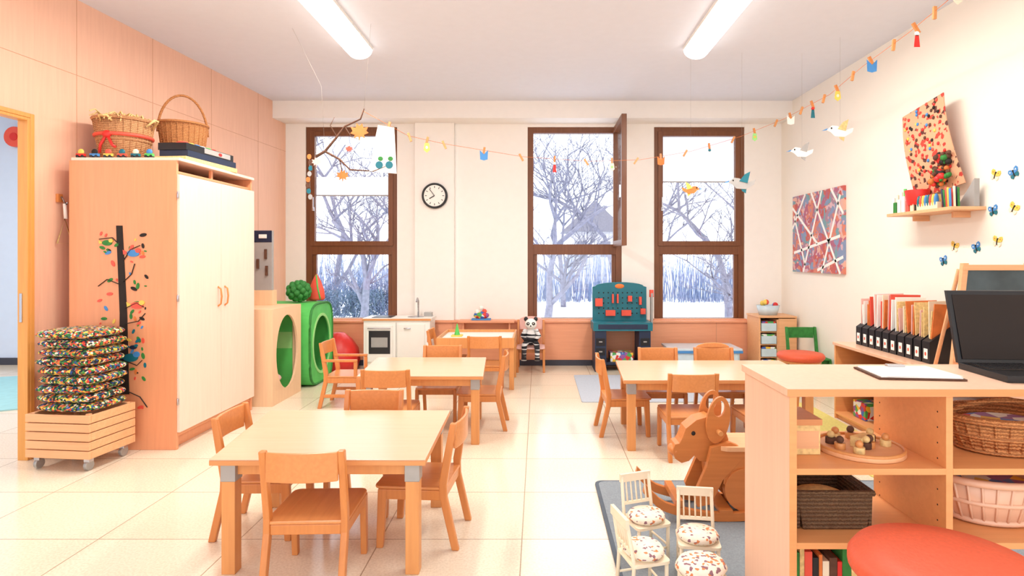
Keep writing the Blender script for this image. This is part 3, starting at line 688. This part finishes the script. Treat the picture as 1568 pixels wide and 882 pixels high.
for k in range(60):
    t=g.uniform(.15,.98); z=1.90+.70*t; ya=4.78+.10*t; yb=4.29+.16*t; u=g.uniform(0,1)
    b.sph((3.10-.06*math.sin(t*2.2)-.002,ya+(yb-ya)*u,z-.03+.07*u),(.008,.014,.014),['red','red','brown','coral','bluep','yellow','dark'][k%7],seg=8)
b.obj('nature_collage_art',bev=0)
# butterflies
for k,(px,py,c) in enumerate(((1942,332,'bluep'),(1906,336,'yellow'),(1902,404,'bluep'),(1941,400,'yellow'),(1828,473,'yellow'),(1870,475,'bluep'),(1910,463,'yellow'),(1807,500,'bluep'))):
    Y=XR*F/(px-CX); z=WZ(py,Y); b=B(); s=.042; x=XR; tl=(-25,20,-10,30,15,-20,10,-15)[k]; ct,st=math.cos(math.radians(tl)),math.sin(math.radians(tl))
    def R(L): return [(Y+u*s*ct-v*s*st,z+u*s*st+v*s*ct) for u,v in L]
    for d in (-1,1):
        b.prism(R([(0,0),(d*.35,.85),(d*.8,.95),(d*1.0,.6),(d*.85,.1),(0,-.1)]),'yz',x-.006,x-.001,c); b.prism(R([(0,-.1),(d*.8,-.1),(d*.8,-.5),(d*.5,-.8),(d*.15,-.5)]),'yz',x-.006,x-.001,'cream' if c=='yellow' else 'teal')
        b.prism(R([(d*.4,.4),(d*.65,.65),(d*.7,.35)]),'yz',x-.007,x-.001,'orangeleaf' if c=='yellow' else 'paper')
    b.prism(R([(-.08,-.5),(.08,-.5),(.08,.6),(-.08,.6)]),'yz',x-.009,x-.001,'dark'); b.obj('butterfly_wall_decoration',bev=0)

# ------------------------------------------------------------------ string of pegs
b=B(); S=[]
for px,py,Y in ((1875,-70,3.3),(1815,0,3.6),(1740,62,4.0),(1650,128,4.7),(1588,181,5.3),(1543,205,5.8),(1500,228,6.3),(1416,262,6.6),(1322,290,6.5),(1225,306,6.4),(1128,309,6.2),(1000,300,5.9),(848,275,5.5),(781,260,5.2),(694,212,4.85)): S.append(W(px,py,Y))
S[0]=Vector((2.60,3.25,ZC))
b.tube(S,.002,'orangeleaf',seg=5)
def peg(p,m='chair',tilt=0):
    b.box(p[0]-.010,p[0]+.010,p[1]-.008,p[1]+.008,p[2]-.05,p[2]+.03,m,rot=(0,tilt,0))
def cut(p,c,c2,s=.05,k=0):
    y=p[1]-.012
    if k%3==0:
        b.prism([(p[0]-s*.5,p[2]-.03),(p[0]+s*.5,p[2]-.03),(p[0]+s*.7,p[2]-.03-s*1.6),(p[0],p[2]-.03-s*2.2),(p[0]-s*.7,p[2]-.03-s*1.6)],'xz',y,y+.003,c)
        b.prism(ell(p[0],p[2]-.03-s,s*.3,s*.35,12),'xz',y-.003,y,c2)
    elif k%3==1:
        b.prism(ell(p[0],p[2]-.05,s*.4,s*.4,14),'xz',y,y+.003,c2); b.prism([(p[0]-s*.3,p[2]-.06),(p[0]+s*.3,p[2]-.06),(p[0]+s*.5,p[2]-.06-s*2),(p[0]-s*.5,p[2]-.06-s*2)],'xz',y,y+.003,c)
    else:
        for d in (-1,1): b.prism([(p[0],p[2]-.04),(p[0]+d*s,p[2]-.0),(p[0]+d*s*.9,p[2]-.09),(p[0],p[2]-.1)],'xz',y,y+.003,c)
cols=['cream','paper','red','lgreen','bluep','paper','yellow','orangeleaf','teal']
def along(t):
    t=t*(len(S)-1); i=min(int(t),len(S)-2); return S[i].lerp(S[i+1],t-i)
for k in range(27):
    p=along(.06+.9*k/26); peg(p,'leg' if k%2 else 'chair',(k*37)%70-35)
    if k%2==0: cut(p,cols[k%9],cols[(k+3)%9],.040,k//2)
b.obj('clothes_peg_garland',bev=0)
def bird(px,py,Y,c,c2,s=.11,flip=1):
    b=B(); p=W(px,py,Y); x,z=p.x,p.z
    b.prism([(x+flip*u*s,z+v*s) for u,v in ((-1,.1),(-.6,.45),(-.2,.4),(.4,.1),(1,.3),(.9,-.05),(.3,-.4),(-.4,-.35),(-.7,-.05))],'xz',Y-.003,Y+.003,c)
    b.prism([(x+flip*u*s,z+v*s) for u,v in ((-.2,.2),(.4,.05),(.6,.9),(.2,.7))],'xz',Y-.008,Y-.003,c2); b.prism([(x+flip*u*s,z+v*s) for u,v in ((-.1,-.0),(.4,-.05),(.3,-.7),(0,-.5))],'xz',Y+.003,Y+.008,c2)
    b.prism([(x+flip*u*s,z+v*s) for u,v in ((-1,.1),(-1.4,.05),(-.9,.25))],'xz',Y-.002,Y+.002,'bluep'); b.sph((x-flip*.65*s,Y,z+.25*s),.009,'dark',seg=8)
    b.tube([(x,Y,z+.3*s),(x,Y,ZC)],.0006,'string',seg=4); b.obj('hanging_paper_bird',bev=0)
bird(1535,292,5.6,'paper','greyboard',.11); bird(1608,252,5.2,'paper','straw',.12); bird(1420,352,5.6,'greyboard','teal',.13); bird(1322,364,5.8,'orangeleaf','yellow',.09,-1)
# twig mobile
b=B(); Y=4.8
def tw(L,r): b.tube([W(px,py,Y+dy) for px,py,dy in L],[r*(1-.6*i/(len(L)-1)) for i in range(len(L))],'brown',seg=7)
tw([(605,300,0),(622,290,.03),(645,262,.05),(660,242,.05),(690,228,.02),(697,208,0)],.013); tw([(622,290,.03),(650,305,-.05),(670,325,-.05),(715,328,-.1),(740,318,-.1)],.010)
tw([(645,262,.05),(632,240,.1),(640,225,.1)],.006); tw([(650,305,-.05),(655,330,0),(640,340,.05)],.005); tw([(605,300,0),(598,320,0),(600,345,0)],.006); tw([(660,242,.05),(672,262,.05),(690,268,.05)],.005)
for px,py,s,c in ((688,252,.075,'orangeleaf'),(656,336,.05,'orangeleaf'),(606,310,.04,'pink'),(668,285,.03,'coral'),(625,270,.03,'cream')):
    p=W(px,py,Y-.02)
    L=((0,-1.1),(.12,-.5),(.6,-.75),(.5,-.35),(1,-.15),(.75,.1),(.95,.5),(.45,.4),(.3,.9),(0,.6),(-.3,.95),(-.4,.4),(-.95,.5),(-.75,.05),(-1,-.2),(-.5,-.35),(-.6,-.75),(-.12,-.5))
    b.prism([(p.x+u*s,p.z+v*s) for u,v in L],'xz',p.y-.003,p.y,c)
p=W(738,285,4.7); b.prism([(p.x-.06,p.z+.19),(p.x+.07,p.z+.17),(p.x+.09,p.z-.20),(p.x-.13,p.z-.18),(p.x-.10,p.z)],'xz',4.697,4.70,'paper')
for dx in (-.05,.03): b.prism(ell(p.x+dx,p.z-.13,.03,.03,14),'xz',4.694,4.697,'teal'); b.prism(ell(p.x+dx+.01,p.z-.08,.02,.018,14),'xz',4.694,4.697,'dgreen')
for k in range(8):
    q=W(592+3*math.sin(k),300+11*k,4.8); b.prism(ell(q.x,q.z,.018,.022,10),'xz',4.797,4.80,['orangeleaf','brown','teal','greyboard'][k%4])
q=W(592,300,4.8); b.tube([q,W(594,380,4.8)],.002,'string',seg=4)
b.tube([W(622,290,4.83),W(615,165,4.83),Vector((-2.1,5.0,ZC))],.0008,'string',seg=4); b.tube([W(697,208,4.8),Vector((-1.40,4.9,ZC))],.0008,'string',seg=4)
b.obj('hanging_twig_mobile',bev=0)

# ------------------------------------------------------------------ rugs
b=B(); b.prism(rrect(.35,2.5,1.73,3.64,.05),'xy',.001,.010,'rugedge'); b.prism(rrect(.37,2.48,1.75,3.62,.05),'xy',.010,.013,'rug'); b.obj('grey_rug',bev=0)
b=B(); b.prism(rrect(.42,1.9,5.62,6.9,.03),'xy',.001,.008,'rug2'); b.obj('light_rug',bev=0)
b=B(); b.prism(rrect(2.12,2.56,3.7,5.6,.03),'xy',.001,.006,'mat3'); b.obj('yellow_rug',bev=0)

# ------------------------------------------------------------------ rocking elephant
Y=3.2; b=B()
def Q(px,py): return (WX(px,Y),WZ(py,Y))
rz0=.014
for yy in (Y-.14,Y+.11):
    top=[];bot=[]
    for k in range(25):
        t=-1+2*k/24; x=.99+.44*t; z=rz0+.10*abs(t)**2.2+(.05*(abs(t)-.8)/.2 if t<-.8 else 0)
        bot.append((x,z)); top.append((x-.012*t,z+.045))
    b.prism(bot+top[::-1],'xz',yy,yy+.03,'spin')
b.box(.72,.76,Y-.14,Y+.14,.09,.125,'spin'); b.box(1.22,1.26,Y-.14,Y+.14,.09,.125,'spin'); b.box(.95,1.02,Y-.14,Y+.14,.055,.075,'spin')
for yy,o1 in ((Y-.105,-1),(Y+.08,1)):
    b.prism([Q(1318,935),Q(1342,880),Q(1350,845),Q(1385,835),Q(1420,850),Q(1400,875),Q(1372,905),Q(1350,950),Q(1325,955)],'xz',yy-.004,yy+.029,'spin')
    b.prism(ell(1.10,.17,.115,.115,26),'xz',yy-.010,yy+.035,'spin')
    b.prism([(.98,.2),(1.0,.36),(1.25,.373),(1.30,.3),(1.26,.1),(1.12,.1)],'xz',yy,yy+.025,'spin')
b.box(1.005,1.245,Y-.079,Y+.079,.20,.36,'spin')
b.prism(rrect(.95,1.30,Y-.13,Y+.13,.06),'xy',.376,.40,'crate')
b.prism([(1.26,.401),(1.31,.401),(1.36,.56),(1.33,.57)],'xz',Y-.1,Y+.1,'spin')
hd=[(1300,836),(1308,815),(1328,799),(1352,792),(1378,805),(1388,835),(1382,866),(1360,880),(1334,876),(1324,866),(1314,876),(1300,880),(1288,872),(1283,857),(1288,845),(1296,843)]
b.prism([Q(*p) for p in hd],'xz',Y-.055,Y+.055,'spin')
b.prism([Q(1345,868),Q(1380,850),Q(1400,890),Q(1375,930),Q(1350,915)],'xz',Y-.05,Y+.05,'spin')
c=Q(1366,800)
for yy in (Y-.085,Y+.065):
    O=[(c[0]+.062*math.cos(t)+.016*math.sin(t),c[1]+.010+.125*math.sin(t)) for t in [2*math.pi*k/28 for k in range(28)]]
    I=[(c[0]+.006+.030*math.cos(t)+.006*math.sin(t),c[1]+.070+.042*math.sin(t)) for t in [2*math.pi*k/28 for k in range(28)]]
    b.ring(O,I,'xz',yy,yy+.02,'spin')
e=Q(1322,824); b.sph((e[0],Y-.056,e[1]),(.012,.004,.012),'dark',seg=12); b.sph((Q(1290,860)[0],Y,Q(1290,860)[1]),(.035,.058,.032),'spin'); 
b.cyl((c[0],Y-.13,c[1]-.05),(c[0],Y+.13,c[1]-.05),.013,'leg')
b.obj('rocking_elephant',bev=.004)

# ------------------------------------------------------------------ doll chairs
def doll():
    b=B(); w=.075
    for sx in (-1,1):
        b.tube([(sx*w,-.012,0),(sx*w,0,.17),(sx*(w-.004),-.03,.34)],.008,'cream'); b.tube([(sx*w,.14,0),(sx*w,.14,.165)],.008,'cream')
        b.tube([(sx*w,0,.07),(sx*w,.14,.07)],.005,'cream')
    b.prism(rrect(-.088,.088,-.01,.155,.02),'xy',.160,.172,'cream')
    b.box(-.08,.08,-.038,-.024,.315,.352,'cream'); b.box(-.075,.075,-.016,-.006,.215,.228,'cream')
    for k in range(5): b.tube([(-.05+.025*k,-.010,.22),(-.05+.025*k,-.030,.32)],.004,'cream',seg=6)
    b.tube([(-w,.14,.06),(w,.14,.06)],.005,'cream')
    b.lathe([(.01,0),(.085,.002),(.098,.018),(.085,.034),(.01,.040)],(0,.075,.172),'floral',seg=24,sx=.92,sy=.86)
    return b.mesh('doll_chair')
DC=doll()
for x,y,r in ((.475,2.78,-160),(.70,2.60,172),(.36,2.38,-75)): place(DC,'doll_chair',(x,y,.0135),r,0)
# small padded doll stool
b=B()
for sx in (-.07,.07):
    for sy in (-.06,.06): b.tube([(sx,sy,0),(sx*.95,sy*.95,.17)],.008,'cream')
b.prism(rrect(-.085,.085,-.075,.075,.02),'xy',.160,.172,'cream'); b.lathe([(.01,0),(.095,.002),(.108,.022),(.092,.045),(.01,.052)],(0,0,.172),'floral',seg=24,sx=.92,sy=.8)
b.obj('doll_stool',(.63,2.26,.0135),5,0)

# ------------------------------------------------------------------ front bookshelf
b=B(); x0,x1,y0,y1,h=.795,2.35,1.85,2.25,.985; xm=1.29
b.box(x0-.01,x1,y0-.012,y1+.01,h-.025,h,'shelfside'); b.box(x0-.012,x1,y0-.014,y0-.012,h-.024,h-.001,'edge')
b.box(x0,x0+.022,y0,y1,.06,h-.025,'shelfside'); b.box(xm,xm+.022,y0,y1,.06,h-.025,'shelfin'); b.box(xm+.64,xm+.662,y0,y1,.06,h-.025,'shelfin')
b.box(x0-.001,x0+.0225,y0-.002,y0,.06,h-.025,'shelfin')
for z in (.71,.475,.20): b.box(x0+.022,xm,y0,y1,z,z+.02,'shelfin')
for z in (.71,.475,.20): b.box(xm+.022,xm+.64,y0,y1,z,z+.02,'shelfin')
b.box(x0,x1,y0+.02,y1,.04,.06,'shelfin'); b.box(x0+.02,x1-.02,y0+.05,y1-.03,0.014,.04,'shelfin')
for k in range(14):
    for y in (y0+.04,y1-.04): b.cyl((xm-.0008,y,.25+.05*k),(xm+.001,y,.25+.05*k),.003,'dark',seg=8)
b.obj('open_bookshelf',bev=.003)
b=B(); z=.731
b.box(.84,.955,1.98,2.14,z,z+.10,'straw'); b.box(.835,.96,1.975,2.145,z+.10,z+.12,'edge'); b.box(.85,.95,1.979,1.98,z+.02,z+.08,'crate'); b.obj('wooden_toy_box')
b=B(); b.cyl((0,0,0),(0,0,.014),.14,'crate',seg=40); b.tube([(.135*math.cos(t),.135*math.sin(t),.017) for t in [2*math.pi*k/36 for k in range(36)]],.006,'leg',closed=True)
for k in range(9):
    a=k*.7; r=.09 if k<7 else .03; x,y=r*math.cos(a),r*math.sin(a); b.cyl((x,y,.014),(x,y,.035),.018,['straw','brown','leg'][k%3],seg=14); b.sph((x,y,.045),.013,['leg','straw','brown'][k%3],seg=10)
b.box(-.03,.05,-.02,.02,.014,.05,'straw',rot=(0,0,30)); b.obj('round_puzzle_tray',(1.115,2.03,.731),bev=.001)
def rbasket(name,loc,a,c,h,mt,fill='toys',rz=0):
    b=B(); 
    for s in (-1,1): b.prism([(-a*.85,0),(a*.85,0),(a,h),(-a,h)],'xz',s*(c-.008),s*c,mt); b.prism([(-c*.95,0),(c*.95,0),(c,h),(-c,h)],'yz',s*(a-.012),s*a,mt)
    b.box(-a*.85,a*.85,-c*.95,c*.95,0,.01,mt); b.tube([(-a,-c,h),(a,-c,h),(a,c,h),(-a,c,h)],.011,mt,closed=True)
    b.sph((0,0,h*.5),(a*.8,c*.8,h*.3),fill); b.obj(name,loc,rz,bev=.003)
rbasket('dark_storage_basket',(.985,2.05,.496),.125,.11,.12,'wick2','straw')
basket('oval_wicker_basket',(1.62,2.05,.731),.17,.12,'wick',oval=(1.15,.85),handle=.07,fill='toys')
basket('toy_bowl',(1.58,2.05,.496),.16,.15,'plasticp',oval=(1.2,.85),fill='toys')
b=B(); g=random.Random(21); x=.825; k=0
while x<1.24:
    w=g.uniform(.012,.03); hh=g.uniform(.17,.24); b.box(x,x+w-.001,1.93,2.12,0,hh,['red','dgreen','straw','coral','black','orangeleaf','cream','brown'][k%8]); x+=w; k+=1
b.obj('book_row',(0,0,.221),bev=.001)
b=B(); b.box(-.14,.14,-.10,.10,0,.006,'brown'); b.box(-.13,.13,-.095,.09,.006,.010,'paper'); b.box(-.12,.13,-.09,.10,.010,.012,'paper',rot=(0,0,6)); b.box(-.03,.03,.075,.10,.010,.02,'metal')
b.obj('clipboard',(1.30,2.06,.986),-6,bev=.001)
# laptop
b=B(); b.box(-.18,.18,-.25,0,0,.022,'black'); b.box(-.16,.16,-.14,-.02,.022,.024,'dark'); 
for i in range(13):
    for j in range(4): b.box(-.155+i*.024,-.135+i*.024,-.13+j*.026,-.108+j*.026,.024,.027,'black')
b.box(-.05,.05,-.23,-.16,.022,.0235,'dark')
b.prism([(0,.02),(.016,.02),(.086,.285),(.070,.285)],'yz',-.18,.18,'black'); b.prism([(-.0015,.035),(.0,.035),(.0655,.27),(.064,.27)],'yz',-.165,.165,'dark')
b.obj('laptop',(1.74,2.16,.986),-4,bev=.003)

# ------------------------------------------------------------------ exterior
b=B(); b.box(-40,40,YB+.36,80,-.5,-.4,'snow'); b.obj('snowy_ground',bev=0)
def tree(x,y,h,seed,r=.11,name='bare_tree'):
    g=random.Random(seed); b=B()
    def br(p,d,L,r,dep):
        pts=[p]; q=p; n=3
        for i in range(n):
            d=(d+Vector((g.uniform(-.25,.25),g.uniform(-.25,.25),g.uniform(-.10,.15)))).normalized(); q=q+d*L/n; pts.append(q)
        b.tube(pts,[r*(1-.45*i/n) for i in range(n+1)],'bark',seg=5 if dep<3 else 3)
        if dep>=6 or r<.003: return
        for k in range(3 if dep<5 else 2):
            a=g.uniform(0,6.28); nd=(d+Vector((math.cos(a)*.85,math.sin(a)*.5,g.uniform(-.3,.4)))).normalized()
            br(pts[g.choice((1,2,3))],nd,L*g.uniform(.62,.80),r*.60,dep+1)
    br(Vector((x,y,-.4)),Vector((.05,0,1)),h,r,0); b.obj(name,bev=0)
for i,(x,y,h) in enumerate(((-3.9,13,2.0),(-6.2,18,2.6),(.2,14,2.1),(2.6,18,2.5),(4.4,13.5,1.9),(-3.6,20,2.6),(6.5,19,2.6),(.9,21,2.6),(3.8,22,2.8))): tree(x,y,h,40+i)
b=B(); g=random.Random(77)
for k in range(2200):
    x=g.uniform(-15,15); y=g.uniform(23,26); hh=g.uniform(1.3,2.4); b.cyl((x,y,-.4),(x+g.uniform(-.3,.3),y,-.4+hh),.020,'bark2',r2=.006,seg=3)
b.obj('reed_hedge',bev=0)
b=B()
for k in range(2600):
    cx_=g.choice((-6.1,-5.1,-4.3)); a=g.uniform(0,6.28); e=g.uniform(.1,1.5); L=g.uniform(.5,1.15)
    d=Vector((math.cos(a)*math.cos(e),math.sin(a)*math.cos(e),math.sin(e))); p=Vector((cx_,16.4,-.35)); s0=p+d*L*g.uniform(.3,.9)*1.3; q=s0+Vector((g.uniform(-.15,.15),g.uniform(-.15,.15),g.uniform(-.02,.22)))
    b.cyl(s0,q,.012,'bush',r2=.004,seg=3)
for cx_ in (-6.1,-5.1,-4.3):
    for k in range(14):
        a=g.uniform(0,6.28); b.tube([(cx_,16.4,-.4),(cx_+.4*math.cos(a),16.4+.4*math.sin(a),.3),(cx_+.8*math.cos(a),16.4+.8*math.sin(a),.8)],[.02,.014,.006],'bush',seg=4)
b.obj('garden_bush',bev=0)
b=B(); b.box(1.6,4.2,30,33,-.4,2.8,'house'); b.prism([(1.2,2.7),(4.6,2.7),(2.9,4.3)],'xz',29.8,33.2,'roof'); b.box(2.0,2.5,29.95,30.02,1.4,2.2,'roof'); b.box(3.2,3.7,29.95,30.02,1.4,2.2,'roof'); b.obj('neighbour_house',bev=0)

# ------------------------------------------------------------------ world, camera
w=bpy.data.worlds.new('world'); bpy.context.scene.world=w; w.use_nodes=True; nt=w.node_tree; bg=nt.nodes['Background']
tc=nt.nodes.new('ShaderNodeTexCoord'); sp=nt.nodes.new('ShaderNodeSeparateXYZ'); mr=nt.nodes.new('ShaderNodeMapRange')
mr.inputs['From Min'].default_value=-.4; mr.inputs['From Max'].default_value=.4
r=nt.nodes.new('ShaderNodeValToRGB'); r.color_ramp.elements[0].color=(.70,.70,.72,1); r.color_ramp.elements[1].color=(.86,.93,1,1)
nt.links.new(tc.outputs['Generated'],sp.inputs[0]); nt.links.new(sp.outputs['Y'],mr.inputs['Value']); nt.links.new(mr.outputs[0],r.inputs['Fac']); nt.links.new(r.outputs['Color'],bg.inputs['Color'])
bg.inputs['Strength'].default_value=2.3
cam=bpy.data.cameras.new('camera'); co=bpy.data.objects.new('camera',cam); bpy.context.scene.collection.objects.link(co)
co.location=(0,0,CAMH); co.rotation_euler=(math.radians(90),0,0); cam.sensor_width=36; cam.lens=36*F/1960
cam.shift_x=-(CX-980)/1960; cam.shift_y=-(551.5-CY)/1960; cam.clip_start=.05; cam.clip_end=200
bpy.context.scene.camera=co
bpy.context.scene.view_settings.view_transform='Standard'
bpy.context.scene.view_settings.exposure=.5
